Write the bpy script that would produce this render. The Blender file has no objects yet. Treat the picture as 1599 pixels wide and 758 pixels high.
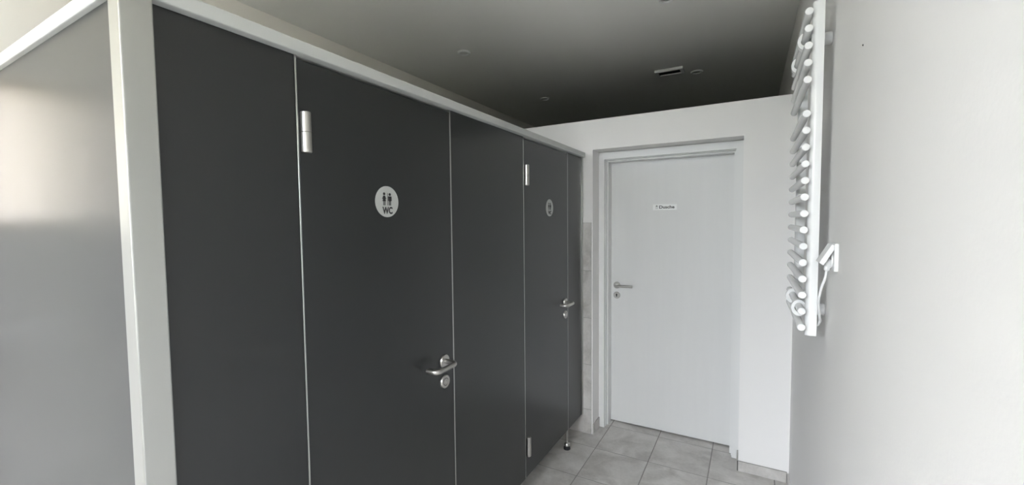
import bpy, bmesh, math, random
from mathutils import Vector, Matrix
random.seed(7)
S = bpy.context.scene
COL = S.collection

# ------------------------------------------------------------------ camera
cam_d = bpy.data.cameras.new('camera'); cam = bpy.data.objects.new('camera', cam_d); COL.objects.link(cam)
cam_d.sensor_width = 36.0; cam_d.lens = 661.06 / 1599.0 * 36.0; cam_d.clip_start = 0.02
RT = Vector((0.87095, 0.49127, -0.00951)); DN = Vector((0.01702, -0.04951, -0.99863)); FW = Vector((-0.49107, 0.86960, -0.05148))
cam.matrix_world = Matrix(((RT.x, -DN.x, -FW.x, 0), (RT.y, -DN.y, -FW.y, 0), (RT.z, -DN.z, -FW.z, 1.539), (0, 0, 0, 1)))
S.camera = cam
S.view_settings.view_transform = 'Standard'; S.view_settings.look = 'None'
S.view_settings.gamma = 1.0; S.view_settings.use_curve_mapping = False
S.view_settings.exposure = 1.34

# ------------------------------------------------------------------ overcast sky outside
W = bpy.data.worlds.new('overcast_sky'); S.world = W; W.use_nodes = True
nt = W.node_tree; bg = nt.nodes['Background']
bg.inputs['Color'].default_value = (0.89, 0.955, 1.06, 1)
# evenly overcast sky, somewhat brighter overhead than at the horizon
SKY = 15.0
tcw = nt.nodes.new('ShaderNodeTexCoord'); sxw = nt.nodes.new('ShaderNodeSeparateXYZ'); mrw = nt.nodes.new('ShaderNodeMapRange')
mrw.inputs['From Min'].default_value = 0.0; mrw.inputs['From Max'].default_value = 1.0
mrw.inputs['To Min'].default_value = SKY * 0.65; mrw.inputs['To Max'].default_value = SKY
nt.links.new(tcw.outputs['Generated'], sxw.inputs[0]); nt.links.new(sxw.outputs['Z'], mrw.inputs['Value']); nt.links.new(mrw.outputs[0], bg.inputs['Strength'])

def portal(name, loc, rot, sx, sy):
    l = bpy.data.lights.new(name, 'AREA'); l.shape = 'RECTANGLE'; l.size = sx; l.size_y = sy
    l.cycles.is_portal = True
    o = bpy.data.objects.new(name, l); COL.objects.link(o); o.location = loc; o.rotation_euler = rot
    return o
# window opening in the wall behind the camera (x0, x1, z0, z1)
WIN3 = (0.03, 0.32, 1.53, 2.10)        # small window with a closed blind in the left wall (y0, y1, z0, z1)
WIN = (-2.2, -0.22, 1.00, 2.55)
WIN2 = (-1.55, -0.75, 1.20, 2.00)      # and in the right wall, beside the camera (y0, y1, z0, z1)
XL, XR, YB, YF, ZC = -2.46, 0.215, -1.9, 5.4, 2.75
portal('window_daylight', ((WIN[0] + WIN[1]) / 2, YB - 0.02, (WIN[2] + WIN[3]) / 2), (math.pi / 2, 0, 0), WIN[1] - WIN[0], WIN[3] - WIN[2])
portal('window_daylight', (XL - 0.125, (WIN3[0] + WIN3[1]) / 2, (WIN3[2] + WIN3[3]) / 2), (0, -math.pi / 2, 0), WIN3[3] - WIN3[2], WIN3[1] - WIN3[0])
portal('window_daylight', (XR + 0.02, (WIN2[0] + WIN2[1]) / 2, (WIN2[2] + WIN2[3]) / 2), (0, math.pi / 2, 0), WIN2[3] - WIN2[2], WIN2[1] - WIN2[0])

# ------------------------------------------------------------------ materials
def mat(name, col, rough=0.5, metal=0.0, ior=1.45, var=0.0, vscale=6.0, bump=0.0, bscale=200.0, spec=0.5, stretch=(1, 1, 1)):
    m = bpy.data.materials.new(name); m.use_nodes = True
    n = m.node_tree.nodes; l = m.node_tree.links; p = n['Principled BSDF']
    p.inputs['Base Color'].default_value = (*col, 1); p.inputs['Roughness'].default_value = rough
    p.inputs['Metallic'].default_value = metal; p.inputs['IOR'].default_value = ior
    p.inputs['Specular IOR Level'].default_value = spec
    tc = n.new('ShaderNodeTexCoord'); mp = n.new('ShaderNodeMapping'); mp.inputs['Scale'].default_value = stretch
    l.new(tc.outputs['Object'], mp.inputs['Vector'])
    if var > 0:
        t = n.new('ShaderNodeTexNoise'); t.inputs['Scale'].default_value = vscale; t.inputs['Detail'].default_value = 5
        r = n.new('ShaderNodeMapRange'); r.inputs['To Min'].default_value = 1 - var; r.inputs['To Max'].default_value = 1 + var
        r.inputs['From Min'].default_value = 0.25; r.inputs['From Max'].default_value = 0.75
        mx = n.new('ShaderNodeVectorMath'); mx.operation = 'SCALE'; mx.inputs[0].default_value = col
        l.new(mp.outputs[0], t.inputs['Vector']); l.new(t.outputs['Fac'], r.inputs['Value'])
        l.new(r.outputs[0], mx.inputs['Scale']); l.new(mx.outputs[0], p.inputs['Base Color'])
    if bump > 0:
        t2 = n.new('ShaderNodeTexNoise'); t2.inputs['Scale'].default_value = bscale; t2.inputs['Detail'].default_value = 3
        b = n.new('ShaderNodeBump'); b.inputs['Strength'].default_value = bump; b.inputs['Distance'].default_value = 0.001
        l.new(mp.outputs[0], t2.inputs['Vector']); l.new(t2.outputs['Fac'], b.inputs['Height']); l.new(b.outputs[0], p.inputs['Normal'])
    return m

M = {}
M['wall'] = mat('white_wall_paint', (0.87, 0.855, 0.835), 0.75, bump=0.25, bscale=120, spec=0.3, var=0.012, vscale=2.0)
M['wall_cream'] = mat('cream_wall_paint', (0.89, 0.85, 0.785), 0.75, bump=0.25, bscale=120, spec=0.3, var=0.012, vscale=2.0)
M['ceiling'] = mat('white_ceiling_paint', (0.87, 0.86, 0.82), 0.9, bump=0.15, bscale=90, spec=0.2)
M['panel'] = mat('anthracite_laminate', (0.017, 0.0185, 0.0185), 0.28, ior=1.58, bump=0.05, bscale=900, var=0.04, vscale=3)
M['alu'] = mat('grey_anodised_aluminium', (0.52, 0.53, 0.51), 0.28, metal=1.0)
M['rail'] = mat('light_grey_coated_rail', (0.51, 0.52, 0.50), 0.38, var=0.02, vscale=8)
M['steel'] = mat('brushed_stainless_steel', (0.52, 0.51, 0.485), 0.30, metal=1.0, bump=0.05, bscale=500, stretch=(1, 1, 6))
M['steel_dark'] = mat('dark_steel', (0.10, 0.09, 0.085), 0.4, metal=0.7)
M['rubber'] = mat('black_rubber', (0.02, 0.02, 0.02), 0.7)
M['door'] = mat('white_door_lacquer', (0.78, 0.78, 0.765), 0.45, var=0.012, vscale=4, stretch=(6, 6, 0.4), bump=0.08, bscale=60)
M['frame'] = mat('white_frame_lacquer', (0.80, 0.80, 0.785), 0.4, bump=0.03, bscale=100)
M['radiator'] = mat('white_radiator_enamel', (0.86, 0.86, 0.85), 0.22, bump=0.02, bscale=150)
M['plastic'] = mat('white_plastic', (0.82, 0.82, 0.81), 0.35, bump=0.02, bscale=300)
M['sign'] = mat('brushed_sign_face', (0.47, 0.48, 0.46), 0.45, var=0.05, vscale=400)
M['label'] = mat('white_label', (0.95, 0.955, 0.94), 0.5, var=0.01, vscale=50)
M['ink'] = mat('black_print', (0.012, 0.012, 0.012), 0.5, var=0.1, vscale=90)
M['ink_grey'] = mat('dark_grey_print', (0.06, 0.06, 0.06), 0.5, var=0.1, vscale=90)
M['grout'] = mat('grey_grout', (0.27, 0.26, 0.24), 0.9, var=0.08, vscale=40, bump=0.3, bscale=300)
M['black'] = mat('dark_slot', (0.012, 0.012, 0.012), 0.8, var=0.05)
M['lens'] = mat('matt_lamp_lens', (0.50, 0.50, 0.475), 0.5, var=0.02)
M['sky_blocker'] = mat('sky_blocker_leaves', (0.05, 0.07, 0.03), 0.9, var=0.5, vscale=14, bump=1.0, bscale=18)
M['ground'] = mat('outdoor_paving', (0.58, 0.54, 0.45), 0.95, var=0.15, vscale=1.5)

def tile_mat(name, a, b, c):
    m = bpy.data.materials.new(name); m.use_nodes = True
    n = m.node_tree.nodes; l = m.node_tree.links; p = n['Principled BSDF']
    tc = n.new('ShaderNodeTexCoord'); oi = n.new('ShaderNodeObjectInfo')
    off = n.new('ShaderNodeVectorMath'); off.operation = 'MULTIPLY_ADD'
    off.inputs[1].default_value = (1, 1, 1); cb = n.new('ShaderNodeCombineXYZ'); sc = n.new('ShaderNodeMath'); sc.operation = 'MULTIPLY'; sc.inputs[1].default_value = 40
    l.new(oi.outputs['Random'], sc.inputs[0]); l.new(sc.outputs[0], cb.inputs[0]); l.new(sc.outputs[0], cb.inputs[1]); l.new(sc.outputs[0], cb.inputs[2])
    l.new(tc.outputs['Object'], off.inputs[0]); l.new(cb.outputs[0], off.inputs[2])
    t1 = n.new('ShaderNodeTexNoise'); t1.inputs['Scale'].default_value = 5; t1.inputs['Detail'].default_value = 8; t1.inputs['Distortion'].default_value = 1.2
    t2 = n.new('ShaderNodeTexNoise'); t2.inputs['Scale'].default_value = 60; t2.inputs['Detail'].default_value = 4
    l.new(off.outputs[0], t1.inputs['Vector']); l.new(off.outputs[0], t2.inputs['Vector'])
    ad = n.new('ShaderNodeMath'); ad.operation = 'MULTIPLY_ADD'; ad.inputs[1].default_value = 0.25
    l.new(t2.outputs['Fac'], ad.inputs[0]); l.new(t1.outputs['Fac'], ad.inputs[2])
    r = n.new('ShaderNodeValToRGB'); e = r.color_ramp.elements
    e[0].position = 0.42; e[0].color = (*a, 1); e[1].position = 0.82; e[1].color = (*c, 1)
    x = e.new(0.62); x.color = (*b, 1)
    l.new(ad.outputs[0], r.inputs[0]); l.new(r.outputs[0], p.inputs['Base Color'])
    p.inputs['Roughness'].default_value = 0.38
    bp = n.new('ShaderNodeBump'); bp.inputs['Strength'].default_value = 0.12; bp.inputs['Distance'].default_value = 0.001
    l.new(t2.outputs['Fac'], bp.inputs['Height']); l.new(bp.outputs[0], p.inputs['Normal'])
    return m
M['tile'] = tile_mat('grey_stone_tile', (0.44, 0.42, 0.395), (0.57, 0.55, 0.52), (0.68, 0.66, 0.63))

g = bpy.data.materials.new('window_glass'); g.use_nodes = True
n = g.node_tree.nodes; l = g.node_tree.links; n.remove(n['Principled BSDF'])
tr = n.new('ShaderNodeBsdfTransparent'); tr.inputs[0].default_value = (0.93, 0.925, 0.92, 1)
gl = n.new('ShaderNodeBsdfGlossy'); gl.inputs['Roughness'].default_value = 0.03
mx = n.new('ShaderNodeMixShader'); mx.inputs[0].default_value = 0.06
l.new(tr.outputs[0], mx.inputs[1]); l.new(gl.outputs[0], mx.inputs[2]); l.new(mx.outputs[0], n['Material Output'].inputs[0])
M['glass'] = g
g = bpy.data.materials.new('beige_blind_cloth'); g.use_nodes = True
n = g.node_tree.nodes; l = g.node_tree.links; n.remove(n['Principled BSDF'])
tl = n.new('ShaderNodeBsdfTranslucent'); tl.inputs[0].default_value = (0.62, 0.585, 0.545, 1)
df = n.new('ShaderNodeBsdfDiffuse'); df.inputs[0].default_value = (0.80, 0.76, 0.70, 1)
mx = n.new('ShaderNodeMixShader'); mx.inputs[0].default_value = 0.2
l.new(tl.outputs[0], mx.inputs[1]); l.new(df.outputs[0], mx.inputs[2]); l.new(mx.outputs[0], n['Material Output'].inputs[0])
M['blind'] = g

# ------------------------------------------------------------------ helpers
def bx(bm, x0, x1, y0, y1, z0, z1):
    v = [bm.verts.new(p) for p in ((x0, y0, z0), (x1, y0, z0), (x1, y1, z0), (x0, y1, z0), (x0, y0, z1), (x1, y0, z1), (x1, y1, z1), (x0, y1, z1))]
    for f in ((0, 3, 2, 1), (4, 5, 6, 7), (0, 1, 5, 4), (1, 2, 6, 5), (2, 3, 7, 6), (3, 0, 4, 7)):
        bm.faces.new([v[i] for i in f])
    return bm
def box(x0, x1, y0, y1, z0, z1, bev=0.0, seg=2):
    bm = bmesh.new(); bx(bm, x0, x1, y0, y1, z0, z1)
    if bev: bmesh.ops.bevel(bm, geom=bm.edges[:], offset=bev, segments=seg, profile=0.6, affect='EDGES')
    return bm
def lathe(bm, c, axis, prof, n=32):
    """revolve (radius, distance along axis) pairs about an axis through c"""
    a = Vector(axis).normalized(); u = a.orthogonal().normalized(); w = a.cross(u); c = Vector(c)
    rings = []
    for r, d in prof:
        if r < 1e-7: rings.append([bm.verts.new(c + a * d)])
        else: rings.append([bm.verts.new(c + a * d + (u * math.cos(t) + w * math.sin(t)) * r) for t in [2 * math.pi * k / n for k in range(n)]])
    for A, B in zip(rings, rings[1:]):
        for k in range(n):
            j = (k + 1) % n
            if len(A) == 1 and len(B) == 1: break
            if len(A) == 1: bm.faces.new((A[0], B[k], B[j]))
            elif len(B) == 1: bm.faces.new((A[k], A[j], B[0]))
            else: bm.faces.new((A[k], A[j], B[j], B[k]))
    bmesh.ops.recalc_face_normals(bm, faces=bm.faces[:])
    return bm
def cyl(c, axis, r, h, bev=0.001, n=32):
    return lathe(bmesh.new(), c, axis, [(0, 0), (r - bev, 0), (r, bev), (r, h - bev), (r - bev, h), (0, h)], n)
def smooth_path(pts, rad, step=6):
    """round the inner corners of a polyline"""
    P = [Vector(p) for p in pts]; out = [P[0]]
    for i in range(1, len(P) - 1):
        d0 = (P[i - 1] - P[i]); d1 = (P[i + 1] - P[i])
        k = min(rad, d0.length * 0.49, d1.length * 0.49)
        a = P[i] + d0.normalized() * k; b = P[i] + d1.normalized() * k
        for s in range(step + 1):
            t = s / step; out.append(a * (1 - t) ** 2 + P[i] * 2 * t * (1 - t) + b * t * t)
    out.append(P[-1]); return out
def tube(path, r, n=16, rend=None):
    bm = bmesh.new(); P = [Vector(p) for p in path]; rings = []; u = None
    for i, p in enumerate(P):
        d = (P[min(i + 1, len(P) - 1)] - P[max(i - 1, 0)]).normalized()
        if u is None: u = d.orthogonal().normalized()
        u = (u - d * u.dot(d)).normalized(); w = d.cross(u)
        rings.append([bm.verts.new(p + (u * math.cos(2 * math.pi * k / n) + w * math.sin(2 * math.pi * k / n)) * r) for k in range(n)])
    for A, B in zip(rings, rings[1:]):
        for k in range(n): bm.faces.new((A[k], A[(k + 1) % n], B[(k + 1) % n], B[k]))
    for R_, d in ((rings[0], P[0] - P[1]), (rings[-1], P[-1] - P[-2])):
        c = sum((v.co for v in R_), Vector()) / n + d.normalized() * r * 0.25
        cv = bm.verts.new(c)
        for k in range(n): bm.faces.new((R_[k], R_[(k + 1) % n], cv))
    bmesh.ops.recalc_face_normals(bm, faces=bm.faces[:])
    return bm
def prism(poly, axis, a, b):
    """extrude a 2-D outline: axis 'y' takes (x,z), axis 'x' takes (y,z), axis 'z' takes (x,y)"""
    bm = bmesh.new()
    def P(p, t): return {'y': (p[0], t, p[1]), 'x': (t, p[0], p[1]), 'z': (p[0], p[1], t)}[axis]
    A = [bm.verts.new(P(p, a)) for p in poly]; B = [bm.verts.new(P(p, b)) for p in poly]
    bm.faces.new(A); bm.faces.new(B[::-1])
    for i in range(len(poly)):
        j = (i + 1) % len(poly); bm.faces.new((A[i], B[i], B[j], A[j]))
    bmesh.ops.recalc_face_normals(bm, faces=bm.faces[:])
    return bm
def shade(me, ang=0.6):
    for p in me.polygons: p.use_smooth = True
    try: me.set_sharp_from_angle(angle=ang)
    except Exception: pass
def mesh(name, bm, m, sm=False):
    me = bpy.data.meshes.new(name); bm.to_mesh(me); bm.free(); me.materials.append(M[m])
    if sm: shade(me)
    return me
def obj(name, bm, m, parent=None, sm=False, **props):
    me = bm if isinstance(bm, bpy.types.Mesh) else mesh(name, bm, m, sm)
    o = bpy.data.objects.new(name, me); COL.objects.link(o)
    if parent is not None:
        o.parent = parent
        base = parent
        off = Vector()
        while base is not None: off += base.location; base = base.parent
        o.location = -off                      # parts are modelled in room coordinates
    for k, v in props.items(): o[k] = v
    return o
def place(name, me, parent, loc):
    """part that shares mesh data, placed at a room position"""
    o = bpy.data.objects.new(name, me); COL.objects.link(o); o.parent = parent
    off = Vector(); b = parent
    while b is not None: off += b.location; b = b.parent
    o.location = Vector(loc) - off
    return o
def thing(name, label, cat, loc, group=None, kind=None):
    o = bpy.data.objects.new(name, None); COL.objects.link(o); o.location = loc; o.empty_display_size = 0.1
    o['label'] = label; o['category'] = cat
    if group: o['group'] = group
    if kind: o['kind'] = kind
    return o
def struct(name, bm, m, label, cat, sm=False):
    return obj(name, bm, m, None, sm, kind='structure', label=label, category=cat)

# ------------------------------------------------------------------ room shell
T = 0.12
fl = struct('floor', box(XL, XR, YB, YF, -0.10, -0.0012), 'grout', 'grey stone tiled washroom floor with darker joints', 'floor')
ce = struct('ceiling', box(XL - T, XR + T, YB - T, YF + T, ZC, ZC + 0.1), 'ceiling', 'plain white painted ceiling running on above the low wall', 'ceiling')
bm = bmesh.new(); p, q, c, d = WIN2
bx(bm, XR, XR + T, YB - T, p, -0.1, ZC); bx(bm, XR, XR + T, q, YF + T, -0.1, ZC); bx(bm, XR, XR + T, p, q, -0.1, c); bx(bm, XR, XR + T, p, q, d, ZC)
struct('wall_right', bm, 'wall', 'smooth white wall on the right behind the towel radiator', 'wall')
struct('wall_far', box(XL - T, XR, YF, YF + T, -0.1, ZC), 'grout', 'grey tiled end wall of the dark shower room', 'wall')
p, q, c, d = WIN3
bm = bmesh.new(); bx(bm, XL - T, XL, YB, p, -0.1, ZC); bx(bm, XL - T, XL, q, YF, -0.1, ZC); bx(bm, XL - T, XL, p, q, -0.1, c); bx(bm, XL - T, XL, p, q, d, ZC)
wl = struct('wall_left', bm, 'wall_cream', 'cream outer wall behind the dark toilet cubicles', 'wall')
a, b, c, d = WIN
bm = bmesh.new()
bx(bm, XL - T, a, YB - T, YB, -0.1, ZC); bx(bm, b, XR, YB - T, YB, -0.1, ZC); bx(bm, a, b, YB - T, YB, -0.1, c); bx(bm, a, b, YB - T, YB, d, ZC)
struct('wall_back', bm, 'wall', 'white wall with the window behind the photographer', 'wall')
w = thing('window_1', 'wide white framed window behind the photographer', 'window', ((a + b) / 2, YB - 0.06, c), kind='structure')
f = 0.05; y0, y1 = YB - 0.09, YB - 0.04; xm = (a + b) / 2
obj('window_frame', bx(bx(bx(bx(bx(bmesh.new(), a, b, y0, y1, c, c + f), a, b, y0, y1, d - f, d), a, a + f, y0, y1, c + f, d - f), b - f, b, y0, y1, c + f, d - f), xm - f / 2, xm + f / 2, y0, y1, c + f, d - f), 'frame', w)
for p, q in ((a + f, xm - f / 2), (xm + f / 2, b - f)): obj('pane', box(p, q, YB - 0.068, YB - 0.062, c + f, d - f), 'glass', w)
obj('window_sill', box(a - 0.03, b + 0.03, YB - 0.04, YB + 0.04, c - 0.025, c, 0.004), 'frame', w)
p, q, c, d = WIN3
w = thing('window_3', 'small white window with a closed beige blind beside the cubicle end panel', 'window', (XL - 0.06, (p + q) / 2, c), kind='structure')
y0, y1 = XL - 0.09, XL - 0.04; g_ = 0.03
obj('window_frame', bx(bx(bx(bx(bmesh.new(), y0, y1, p, q, c, c + g_), y0, y1, p, q, d - g_, d), y0, y1, p, p + g_, c + g_, d - g_), y0, y1, q - g_, q, c + g_, d - g_), 'frame', w)
obj('pane', box(XL - 0.078, XL - 0.072, p + g_, q - g_, c + g_, d - g_), 'glass', w)
obj('blind', box(XL - 0.024, XL - 0.022, p + 0.002, q - 0.002, c + 0.003, d - 0.002), 'blind', w)
p, q, c, d = WIN2
w = thing('window_2', 'white framed window in the right wall beside the photographer', 'window', (XR + 0.06, (p + q) / 2, c), kind='structure')
y0, y1 = XR + 0.04, XR + 0.09
obj('window_frame', bx(bx(bx(bx(bmesh.new(), y0, y1, p, q, c, c + f), y0, y1, p, q, d - f, d), y0, y1, p, p + f, c + f, d - f), y0, y1, q - f, q, c + f, d - f), 'frame', w)
obj('pane', box(XR + 0.062, XR + 0.068, p + f, q - f, c + f, d - f), 'glass', w)
obj('window_sill', box(XR - 0.04, XR + 0.04, p - 0.03, q + 0.03, c - 0.025, c, 0.004), 'frame', w)
struct('ground', prism([(-400, -400), (400, -400), (400, 400), (XR + T + 0.01, 400), (XR + T + 0.01, YB - T - 0.01), (XL - T - 0.01, YB - T - 0.01), (XL - T - 0.01, 400), (-400, 400)], 'z', -0.35, -0.25), 'ground', 'pale paved ground outside the windows', 'ground')

bm = bmesh.new(); nx = 40  # unseen clipped greenery, added to keep low sky out of the back window
for i in range(nx):
    x = -12 + 20 * i / nx
    bx(bm, x, x + 0.52, YB - 5.4 - random.uniform(0, .25), YB - 4.4 + random.uniform(0, .25), -0.25, 2.1 + random.uniform(-.12, .12))
bmesh.ops.bevel(bm, geom=bm.edges[:], offset=0.1, segments=2, affect='EDGES')
struct('sky_blocker', bm, 'sky_blocker', 'added unseen clipped green row that blocks low sky from the back window', 'sky_blocker')

# the low front wall with the door niche
NX0, NX1, WY, WD, NZ, WT = -0.965, -0.045, 2.86, 3.20, 2.025, 2.23
bm = bmesh.new()
bx(bm, XL, NX0, WY, WD, -0.05, WT); bx(bm, NX1, XR, WY, WD, -0.05, WT); bx(bm, NX0, NX1, WY, WD, NZ, WT)
wf = struct('wall_front', bm, 'wall', 'low white wall around the shower door, open to the ceiling above', 'wall')

# floor tiles
PX, PY, GJ = 0.345, 0.355, 0.005
tile_me = {}
def tile_box(w, d, t, bev=0.0012):
    k = (round(w, 4), round(d, 4), t)
    if k not in tile_me: tile_me[k] = mesh('floor_tile', box(0, w, 0, d, 0, t, bev, 1), 'tile')
    return tile_me[k]
xj = [-0.545 + PX * k for k in range(-6, 3)]; yj = [2.695 + PY * k for k in range(-16, 9)]
xs = [XL] + [x for x in xj if XL + 0.03 < x < XR - 0.01] + [XR]
yy = [YB] + [y for y in yj if YB + 0.03 < y < YF - 0.03] + [YF]
for i in range(len(xs) - 1):
    for j in range(len(yy) - 1):
        place('tile', tile_box(xs[i + 1] - xs[i] - GJ, yy[j + 1] - yy[j] - GJ, 0.008), fl, (xs[i] + GJ / 2, yy[j] + GJ / 2, -0.008))

# wall tiles on the front wall, inside and just beside the cubicles
obj('tile_backing', box(XL, -0.974, WY - 0.005, WY + 0.001, 0.0, 1.52), 'grout', wf)
EY0 = 0.352
zr = [0.0, 0.181, 0.507, 0.843, 1.181, 1.52]
xc = [-0.972 - 0.338 * k for k in range(5)] + [XL]
wt = {}
for i in range(5):
    for j in range(5):
        x1, x0, z0, z1 = xc[i], xc[i + 1], zr[j], zr[j + 1]
        if x1 - x0 < 0.03: continue
        k = (round(x1 - x0, 4), round(z1 - z0, 4))
        if k not in wt: wt[k] = mesh('wall_tile', box(0, k[0] - 0.003, 0, 0.008, 0, k[1] - 0.003, 0.001, 1), 'tile')
        place('tile', wt[k], wf, (x0 + 0.0015, WY - 0.009, z0 + 0.0015))

# the left wall is tiled to the same height, also beside the cubicle end panel
obj('tile_backing', box(XL - 0.001, XL + 0.005, YB, WY - 0.01, 0.0, 1.52), 'grout', wl)
yc = [EY0 - 0.338 * k for k in range(8)]
for i in range(7):
    for j in range(5):
        z0, z1 = zr[j], zr[j + 1]; y1 = yc[i]; y0 = max(yc[i + 1], YB + 0.001)
        k = ('l', round(y1 - y0, 4), round(z1 - z0, 4))
        if k not in wt: wt[k] = mesh('wall_tile', box(0, 0.008, 0, k[1] - 0.003, 0, k[2] - 0.003, 0.001, 1), 'tile')
        place('tile', wt[k], wl, (XL + 0.001, y0 + 0.0015, z0 + 0.0015))

# tiled skirting
def skirting(name, label, pieces):
    r = thing(name, label, 'baseboard', (pieces[0][0], pieces[0][2], 0), kind='structure')
    for p in pieces: obj('tile', box(*p, 0.001, 1), 'tile', r)
    return r
sk = skirting('baseboard_front', 'grey tile skirting at the foot of the white wall right of the door', [(-0.044, 0.204, WY - 0.009, WY - 0.0005, 0.001, 0.062)])
obj('grout_line', box(-0.05, 0.206, WY - 0.006, WY - 0.001, 0.0, 0.064), 'grout', sk)
skirting('baseboard_left', 'short grey tile skirting on the left side of the door niche', [(NX0 + 0.0005, NX0 + 0.009, WY - 0.006, 2.992, 0.001, 0.076)])
skirting('baseboard_niche', 'short grey tile skirting on the right side of the door niche', [(NX1 - 0.009, NX1 - 0.0005, WY - 0.006, 2.985, 0.001, 0.066)])
skirting('baseboard_right', 'grey tile skirting along the long right wall', [(XR - 0.009, XR - 0.0005, WY - 0.012 - 0.6 * (k + 1), WY - 0.0135 - 0.6 * k, 0.001, 0.062) for k in range(9)])

# ------------------------------------------------------------------ shower door
d1 = thing('door_1', 'flat white shower room door with steel lever and small sign, set in a niche', 'door', ((NX0 + NX1) / 2, 3.0, 0), kind='structure')
FX0, FX1, FZ = -0.924, -0.086, 1.972
def casing(bm, i0, i1, top, o0, o1, otop, y0, y1):
    bx(bm, o0, i0, y0, y1, 0.002, otop); bx(bm, i1, o1, y0, y1, 0.002, otop); bx(bm, i0, i1, y0, y1, top, otop)
bm = bmesh.new(); casing(bm, FX0, FX1, FZ, NX0 + 0.001, NX1 - 0.001, NZ - 0.003, 2.995, 3.020)
obj('casing', bm, 'frame', d1)
bm = bmesh.new(); casing(bm, FX0 + 0.004, FX1 - 0.004, FZ - 0.004, NX0 + 0.003, NX1 - 0.003, NZ - 0.005, 3.0225, 3.190)
obj('frame', bm, 'frame', d1)
bm = bmesh.new(); casing(bm, FX0 + 0.0135, FX1 - 0.0135, FZ - 0.0135, FX0 + 0.0045, FX1 - 0.0045, FZ - 0.0045, 3.050, 3.128)
obj('door_stop', bm, 'frame', d1)
LY = 3.130
leaf = obj('door_leaf', box(FX0 + 0.006, FX1 - 0.006, LY, LY + 0.040, 0.010, FZ - 0.006, 0.002), 'door', d1)
def rose(c, axis, r, t, parent, name='rose', m='steel'):
    return obj(name, lathe(bmesh.new(), c, axis, [(0, 0), (r, 0), (r, t * 0.6), (r - 0.002, t), (0, t)], 40), m, parent, True)
hx, hz = -0.868, 1.050
rose((hx, LY, hz), (0, -1, 0), 0.0255, 0.008, leaf)
obj('lever', tube(smooth_path([(hx, LY - 0.007, hz), (hx, LY - 0.052, hz), (hx + 0.125, LY - 0.052, hz + 0.001)], 0.014), 0.0095), 'steel', leaf, True)
rose((hx, LY, 0.974), (0, -1, 0), 0.0255, 0.008, leaf, 'keyhole_plate')
obj('keyhole', prism([(hx - 0.004, 0.972), (hx - 0.0025, 0.962), (hx + 0.0025, 0.962), (hx + 0.004, 0.972), (hx + 0.0055, 0.978), (hx + 0.004, 0.984), (hx, 0.986), (hx - 0.004, 0.984), (hx - 0.0055, 0.978)], 'y', LY - 0.0087, LY - 0.002), 'black', leaf)
obj('sign_plate', box(-0.611, -0.451, LY - 0.002, LY - 0.0001, 1.604, 1.645, 0.0006, 1), 'label', leaf)
def text_mesh(txt, size, m, bold=0.0):
    c = bpy.data.curves.new('lettering', 'FONT'); c.body = txt; c.size = size; c.extrude = 0.0002; c.offset = bold
    c.resolution_u = 4
    o = bpy.data.objects.new('lettering', c); COL.objects.link(o)
    bpy.context.view_layer.update()
    me = bpy.data.meshes.new_from_object(o.evaluated_get(bpy.context.evaluated_depsgraph_get()))
    bpy.data.objects.remove(o); bpy.data.curves.remove(c)
    me.materials.clear(); me.materials.append(M[m]); return me
def fit(me, w, h):
    xs_ = [v.co.x for v in me.vertices]; ys_ = [v.co.y for v in me.vertices]
    x0, x1, y0, y1 = min(xs_), max(xs_), min(ys_), max(ys_)
    for v in me.vertices: v.co.x = (v.co.x - (x0 + x1) / 2) * w / (x1 - x0); v.co.y = (v.co.y - (y0 + y1) / 2) * h / (y1 - y0)
    return me
me = fit(text_mesh('Dusche', 0.03, 'ink_grey', 0.0009), 0.102, 0.0215)
o = place('lettering', me, leaf, (-0.517, LY - 0.0023, 1.625)); o.rotation_euler = (math.pi / 2, 0, 0)
# shower-head pictogram: a head with three falling drops on each side
bm = bmesh.new(); px, pz = -0.585, 1.625
for P in ([(-0.008, 0.004), (0.008, 0.004), (0.005, 0.010), (-0.005, 0.010)], [(-0.0015, 0.010), (0.0015, 0.010), (0.0015, 0.013), (-0.0015, 0.013)]):
    t = prism([(px + a, pz + b) for a, b in P], 'y', LY - 0.0025, LY - 0.0019); me_ = bpy.data.meshes.new('x'); t.to_mesh(me_); t.free(); bm.from_mesh(me_); bpy.data.meshes.remove(me_)
for a in (-0.006, 0, 0.006):
    for b in (0.0, -0.0045, -0.009): bx(bm, px + a - 0.0011, px + a + 0.0011, LY - 0.0025, LY - 0.0019, pz + b - 0.0028, pz + b)
obj('shower_pictogram', bm, 'ink_grey', leaf)

# ------------------------------------------------------------------ toilet cubicles
FXP = -1.040                # outer face of fronts
PT = 0.028                  # panel thickness
EY = 0.341                  # outer face of corner post towards the camera
PB, PTOP = 0.140, 1.978
Y1, Y2, Y3, Y4, Y5 = 0.704, 1.353, 1.970, 2.580, 2.845
cub = thing('toilet_cubicles', 'row of two anthracite toilet cubicles with grey aluminium rail and corner post', 'toilet cubicle', (-1.05, 1.6, 0))
XO = -1.015
obj('corner_post', box(-1.063, XO, EY, 0.3935, 0.10, 1.974, 0.0025, 2), 'alu', cub)
obj('end_panel', box(XL + 0.0095, -1.0632, EY + 0.012, EY + 0.012 + PT, PB, 1.9755), 'panel', cub)
for n_, (a, b) in enumerate(((0.3937, Y1 - 0.003), (Y2 + 0.003, Y3 - 0.003), (Y4 + 0.003, Y5 - 0.012))):
    obj('front_panel', box(FXP - PT, FXP, a, b, PB, 1.9755, 0.0008, 1), 'panel', cub)
obj('divider_panel', box(XL + 0.002, FXP - PT - 0.001, 1.648, 1.648 + PT, PB, 1.965), 'panel', cub)
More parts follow.
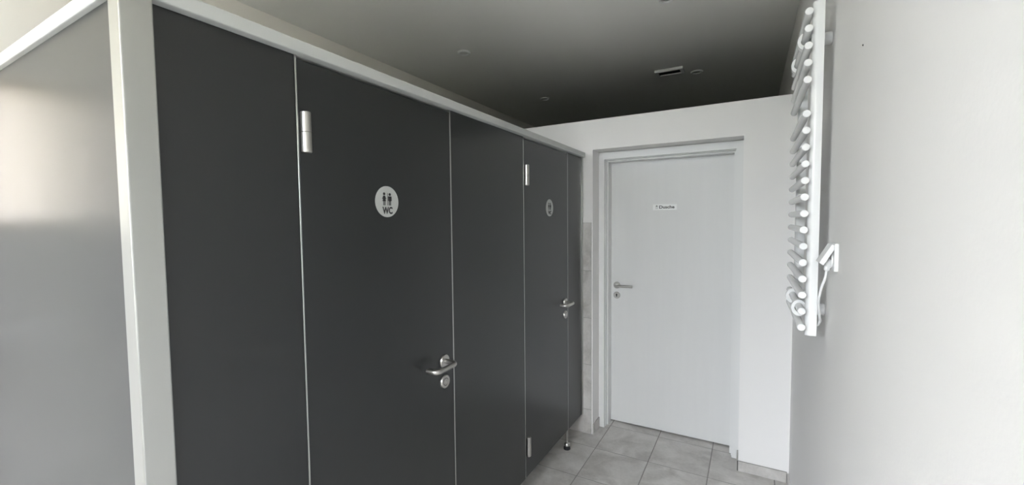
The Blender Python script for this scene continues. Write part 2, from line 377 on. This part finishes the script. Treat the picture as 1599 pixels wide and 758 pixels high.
for a in (Y1, Y2, Y3, Y4):
    obj('edge_strip', box(FXP - PT, FXP + 0.0015, a - 0.0026, a + 0.0016, PB, 1.9755, 0.0006, 1), 'alu', cub)
obj('wall_profile', box(FXP - PT - 0.006, FXP + 0.008, Y5 - 0.0118, Y5 + 0.005, PB, 1.9755, 0.001, 1), 'alu', cub)
obj('top_rail', box(-1.085, XO, EY, Y5 + 0.004, 1.976, 2.008, 0.004, 3), 'rail', cub)
obj('top_rail', box(XL + 0.001, -1.0855, EY, EY + 0.052, 1.976, 2.008, 0.004, 3), 'rail', cub)
# adjustable feet
for x, y in ((-1.054, 0.42), (-1.054, Y1 - 0.03), (-1.054, Y2 + 0.03), (-1.054, Y3 - 0.03), (-1.054, Y4 + 0.012)):
    ft = obj('foot', cyl((x, y, 0.014), (0, 0, 1), 0.0085, PB - 0.014, 0.0005, 20), 'steel', cub, True)
    obj('foot_flange', lathe(bmesh.new(), (x, y, 0.0), (0, 0, 1), [(0.009, 0.045), (0.017, 0.042), (0.021, 0.034), (0.021, 0.026), (0.0086, 0.026)], 28), 'steel', ft, True)
    obj('foot_pad', lathe(bmesh.new(), (x, y, 0.0005), (0, 0, 1), [(0, 0), (0.0225, 0), (0.0225, 0.012), (0.016, 0.022), (0, 0.022)], 28), 'rubber', ft, True)
# pictograms on the round signs, outlines in millimetres from the sign centre (y to the right, z up)
def disc(cy, cz, r, n=20): return [(cy + r * math.cos(2 * math.pi * k / n), cz + r * math.sin(2 * math.pi * k / n)) for k in range(n)]
WOMAN = [[(-16.5, 19.5), (-9.5, 19.5), (-4.2, 9.0), (-6.0, 7.6), (-9.2, 13.5), (-5.6, 1.2), (-8.6, 1.2), (-8.6, -12), (-11.6, -12), (-11.6, 1.2), (-14.0, 1.2), (-14.0, -12), (-17.0, -12), (-17.0, 1.2), (-20.2, 1.2), (-16.8, 13.5), (-20.0, 7.6), (-21.8, 9.0)], disc(-13, 25.2, 4.7)]
MAN = [[(5.0, 17.8), (18.0, 17.8), (19.2, 16.6), (19.2, 2.5), (16.6, 2.5), (16.6, 13.0), (16.0, 13.0), (16.0, -12), (12.6, -12), (12.6, 1.0), (10.6, 1.0), (10.6, -12), (7.2, -12), (7.2, 13.0), (6.6, 13.0), (6.6, 2.5), (4.0, 2.5), (4.0, 16.6)], disc(11.6, 23.9, 4.7)]
BAR = [[(1.0, 28), (2.6, 28), (2.6, -12), (1.0, -12)]]
def picto(polys, cy, cz, x0, x1):
    bm = bmesh.new()
    for p in polys:
        t = prism([(cy + a * 0.001, cz + b * 0.001) for a, b in p], 'x', x0, x1)
        me_ = bpy.data.meshes.new('x'); t.to_mesh(me_); t.free(); bm.from_mesh(me_); bpy.data.meshes.remove(me_)
    return bm
def cubicle_door(a, b, sy, sz, hy, hz, hcy, label):
    d = obj('door', box(FXP - PT, FXP, a, b, PB + 0.002, 1.966, 0.0008, 1), 'panel', cub)
    d['label'] = label
    for z0, z1 in ((1.724, 1.832), (0.259, 0.366)):
        zm = (z0 + z1) / 2
        obj('hinge', lathe(bmesh.new(), (FXP + 0.009, hcy, z0), (0, 0, 1), [(0, 0), (0.0115, 0), (0.0135, 0.002), (0.0135, zm - z0 - 0.001), (0.0115, zm - z0), (0.0135, zm - z0 + 0.001), (0.0135, z1 - z0 - 0.002), (0.0115, z1 - z0), (0, z1 - z0)], 28), 'steel', d, True, label='two-part satin steel barrel hinge')
    rose((FXP, hy, hz), (1, 0, 0), 0.0262, 0.008, d)
    L = 0.118
    obj('lever', tube(smooth_path([(FXP + 0.007, hy, hz), (FXP + 0.062, hy, hz), (FXP + 0.062, hy - L, hz), (FXP + 0.018, hy - L, hz)], 0.026, 8), 0.0098, 20), 'steel', d, True, label='steel lever bent back towards the door')
    rose((FXP, hy, hz - 0.082), (1, 0, 0), 0.0262, 0.008, d, 'lock_plate')
    obj('lock_button', lathe(bmesh.new(), (FXP + 0.007, hy, hz - 0.082), (1, 0, 0), [(0, 0.006), (0.004, 0.006), (0.006, 0.004), (0.012, 0.003), (0.0125, 0), (0, 0)], 28), 'steel', d, True)
    obj('lock_ring', lathe(bmesh.new(), (FXP + 0.0078, hy, hz - 0.082), (1, 0, 0), [(0.0132, 0), (0.0132, 0.0004), (0.0155, 0.0004), (0.0155, 0)], 32), 'steel_dark', d, True)
    obj('sign', cyl((FXP, sy, sz), (1, 0, 0), 0.0505, 0.0016, 0.0003, 56), 'sign', d, False, label='round silver toilet sign')
    obj('woman_pictogram', picto(WOMAN, sy, sz, FXP + 0.0015, FXP + 0.0021), 'ink', d)
    obj('man_pictogram', picto(MAN, sy, sz, FXP + 0.0015, FXP + 0.0021), 'ink', d)
    obj('divider_pictogram', picto(BAR, sy, sz, FXP + 0.0015, FXP + 0.0021), 'ink', d)
    o = place('lettering', WC, d, (FXP + 0.0019, sy + 0.0005, sz - 0.0285)); o.rotation_euler = (math.pi / 2, 0, math.pi / 2)
    return d
WC = fit(text_mesh('WC', 0.03, 'ink', 0.0011), 0.044, 0.0235)
cubicle_door(Y1 + 0.003, Y2 - 0.003, 1.011, 1.605, 1.290, 0.992, 0.722, 'nearer anthracite cubicle door')
cubicle_door(Y3 + 0.003, Y4 - 0.003, 2.296, 1.613, 2.530, 1.010, 1.990, 'farther anthracite cubicle door')

# ------------------------------------------------------------------ towel radiator
RX, CX = 0.144, 0.1715
RY0, RY1 = 1.600, 2.085
rad = thing('towel_radiator', 'white ladder towel radiator with round bars on the right wall', 'radiator', (CX, 1.85, 1.164))
def collector(y):
    # D-section upright, flat side to the wall
    pts = []
    for k in range(13):
        t = -math.pi / 2 + math.pi * k / 12; pts.append((CX - 0.002 - 0.0145 * math.cos(t), y + 0.0165 * math.sin(t)))
    pts += [(CX + 0.0145, y + 0.0145), (CX + 0.0145, y - 0.0145)]
    bm = prism(pts, 'z', 1.164, 2.204)
    return obj('collector', bm, 'radiator', rad, True)
collector(1.638); collector(2.047)
zs = [2.169 - 0.0513 * k for k in range(5)] + [1.861 - 0.0514 * k for k in range(14)]
rod_me = mesh('bar', lathe(bmesh.new(), (0, 0, 0), (0, 1, 0), [(0, 0), (0.0095, 0), (0.0112, 0.0015), (0.0112, RY1 - RY0 - 0.0015), (0.0095, RY1 - RY0), (0, RY1 - RY0)], 24), 'radiator', True)
for z in zs: place('bar', rod_me, rad, (RX, RY0, z))
def ring_block(y, z):
    # clip that closes round one bar, its stem and the cover at the wall
    bm = bmesh.new(); n_ = 20; w = 0.011
    A = []
    for k in range(n_ + 1):
        t = math.radians(20) + math.radians(320) * k / n_
        A.append((math.cos(t), math.sin(t)))
    vo = [[bm.verts.new((RX + 0.0205 * c * 1.05, y + s_ * w, z + 0.0275 * s)) for c, s in A] for s_ in (-1, 1)]
    vi = [[bm.verts.new((RX + 0.0125 * c, y + s_ * w, z + 0.0135 * s)) for c, s in A] for s_ in (-1, 1)]
    for k in range(n_):
        bm.faces.new((vo[0][k], vo[0][k + 1], vo[1][k + 1], vo[1][k])); bm.faces.new((vi[0][k], vi[1][k], vi[1][k + 1], vi[0][k + 1]))
        for s_ in (0, 1): bm.faces.new((vo[s_][k], vi[s_][k], vi[s_][k + 1], vo[s_][k + 1]))
    for k in (0, n_): bm.faces.new((vo[0][k], vo[1][k], vi[1][k], vi[0][k]))
    bmesh.ops.recalc_face_normals(bm, faces=bm.faces[:])
    return bm
for y in (1.705, 1.955):
    for z in (zs[1] - 0.006, zs[17] - 0.006):
        b = obj('bracket', ring_block(y, z), 'plastic', rad, True, label='white wall bracket with clip round a bar')
        obj('bracket_stem', cyl((RX + 0.014, y, z), (1, 0, 0), 0.009, XR - 0.026 - RX, 0.0005, 20), 'plastic', b, True)
        obj('bracket_cover', cyl((XR - 0.034, y, z), (1, 0, 0), 0.020, 0.0338, 0.002, 28), 'plastic', b, True)

# ------------------------------------------------------------------ socket, plug and cord
so = thing('power_socket', 'white wall socket with raised hinged flap beside the towel radiator', 'socket', (XR, 1.512, 1.426))
obj('socket_plate', box(XR - 0.0105, XR - 0.0002, 1.472, 1.552, 1.387, 1.466, 0.002), 'plastic', so)
obj('socket_well', lathe(bmesh.new(), (XR - 0.0103, 1.512, 1.420), (-1, 0, 0), [(0.022, 0), (0.022, 0.004), (0.019, 0.004), (0.019, 0.0005), (0, 0.0005)], 32), 'plastic', so, True)
fl_ = prism([(XR - 0.0105, 1.462), (XR - 0.0155, 1.464), (XR - 0.0445, 1.411), (XR - 0.0345, 1.404), (XR - 0.0325, 1.406), (XR - 0.0105, 1.448)], 'y', 1.476, 1.548)
bmesh.ops.bevel(fl_, geom=fl_.edges[:], offset=0.0008, segments=1, affect='EDGES')
obj('socket_flap', fl_, 'plastic', so)
pl = thing('power_plug', 'white plug with cord hanging from the socket to the towel radiator', 'plug', (XR - 0.02, 1.512, 1.405))
obj('plug_body', lathe(bmesh.new(), (XR - 0.0112, 1.512, 1.416), (-0.35, 0, -0.55), [(0, 0.0), (0.0125, 0.0), (0.0125, 0.016), (0.009, 0.022), (0, 0.022)], 28), 'plastic', pl, True)
obj('strain_relief', lathe(bmesh.new(), (XR - 0.0205, 1.512, 1.3995), (-0.12, 0, -1), [(0, 0), (0.0078, 0), (0.0078, 0.011), (0.0045, 0.015), (0, 0.015)], 20), 'plastic', pl, True)
def bez(pts, n=10):
    P = [Vector(p) for p in pts]; out = []
    for i in range(len(P) - 1):
        p0 = P[max(i - 1, 0)]; p1 = P[i]; p2 = P[i + 1]; p3 = P[min(i + 2, len(P) - 1)]
        for k in range(n):
            t = k / n; out.append(0.5 * ((2 * p1) + (p2 - p0) * t + (2 * p0 - 5 * p1 + 4 * p2 - p3) * t * t + (3 * p1 - p0 - 3 * p2 + p3) * t ** 3))
    out.append(P[-1]); return out
obj('cord', tube(bez([(0.193, 1.512, 1.386), (0.190, 1.514, 1.362), (0.183, 1.525, 1.330), (0.180, 1.545, 1.290), (0.186, 1.575, 1.245), (0.192, 1.605, 1.220), (0.1925, 1.632, 1.205), (0.1905, 1.645, 1.196)]), 0.0036, 12), 'plastic', pl, True)

# ------------------------------------------------------------------ small things
nl = obj('nail', lathe(bmesh.new(), (0, 0, 0), (-1, 0, -0.05), [(0, 0), (0.0022, 0), (0.0022, 0.0014), (0.0014, 0.0022), (0, 0.0024)], 14), 'steel_dark', None, True,
         label='small dark nail stub in the bare right wall', category='nail'); nl.location = (XR + 0.0005, 1.250, 1.930)

def downlight(x, y, label):
    d = thing('downlight', label, 'ceiling lamp', (x, y, ZC), 'recessed downlights in the ceiling')
    obj('ring', lathe(bmesh.new(), (x, y, ZC), (0, 0, -1), [(0.046, 0.0002), (0.047, 0.004), (0.044, 0.009), (0.038, 0.011), (0.032, 0.009), (0.030, 0.005), (0.030, 0.0004)], 40), 'frame', d, True)
    obj('lens', cyl((x, y, ZC - 0.0002), (0, 0, -1), 0.0298, 0.0022, 0.0004, 32), 'lens', d, True)
downlight(-1.815, 2.540, 'round white downlight in the bright ceiling above the cubicle rail')
downlight(-0.424, 2.500, 'round white downlight cut by the top edge of the photo')
downlight(-1.806, 3.890, 'small round downlight in the dark ceiling above the left end of the low wall')
downlight(-0.410, 3.840, 'round downlight in the dark ceiling right beside the white ceiling vent')

vt = thing('ceiling_vent', 'flat white ceiling vent with a dark slot beyond the low wall', 'vent', (-0.60, 3.71, ZC))
vx0, vx1, vy0, vy1 = -0.706, -0.492, 3.640, 3.770
bm = bmesh.new(); z0, z1 = ZC - 0.020, ZC - 0.0002
bx(bm, vx0, vx1, vy0, vy0 + 0.022, z0, z1); bx(bm, vx0, vx1, vy1 - 0.022, vy1, z0, z1)
bx(bm, vx0, vx0 + 0.024, vy0 + 0.022, vy1 - 0.022, z0, z1); bx(bm, vx1 - 0.024, vx1, vy0 + 0.022, vy1 - 0.022, z0, z1)
obj('vent_frame', bm, 'frame', vt)
obj('vent_slot', box(vx0 + 0.024, vx1 - 0.024, vy0 + 0.022, vy1 - 0.022, ZC - 0.004, ZC - 0.0004), 'black', vt)
for k in range(3):
    y = vy0 + 0.040 + 0.022 * k
    obj('vent_slat', prism([(y, ZC - 0.018), (y + 0.002, ZC - 0.019), (y + 0.014, ZC - 0.007), (y + 0.012, ZC - 0.006)], 'x', vx0 + 0.024, vx1 - 0.024), 'black', vt)
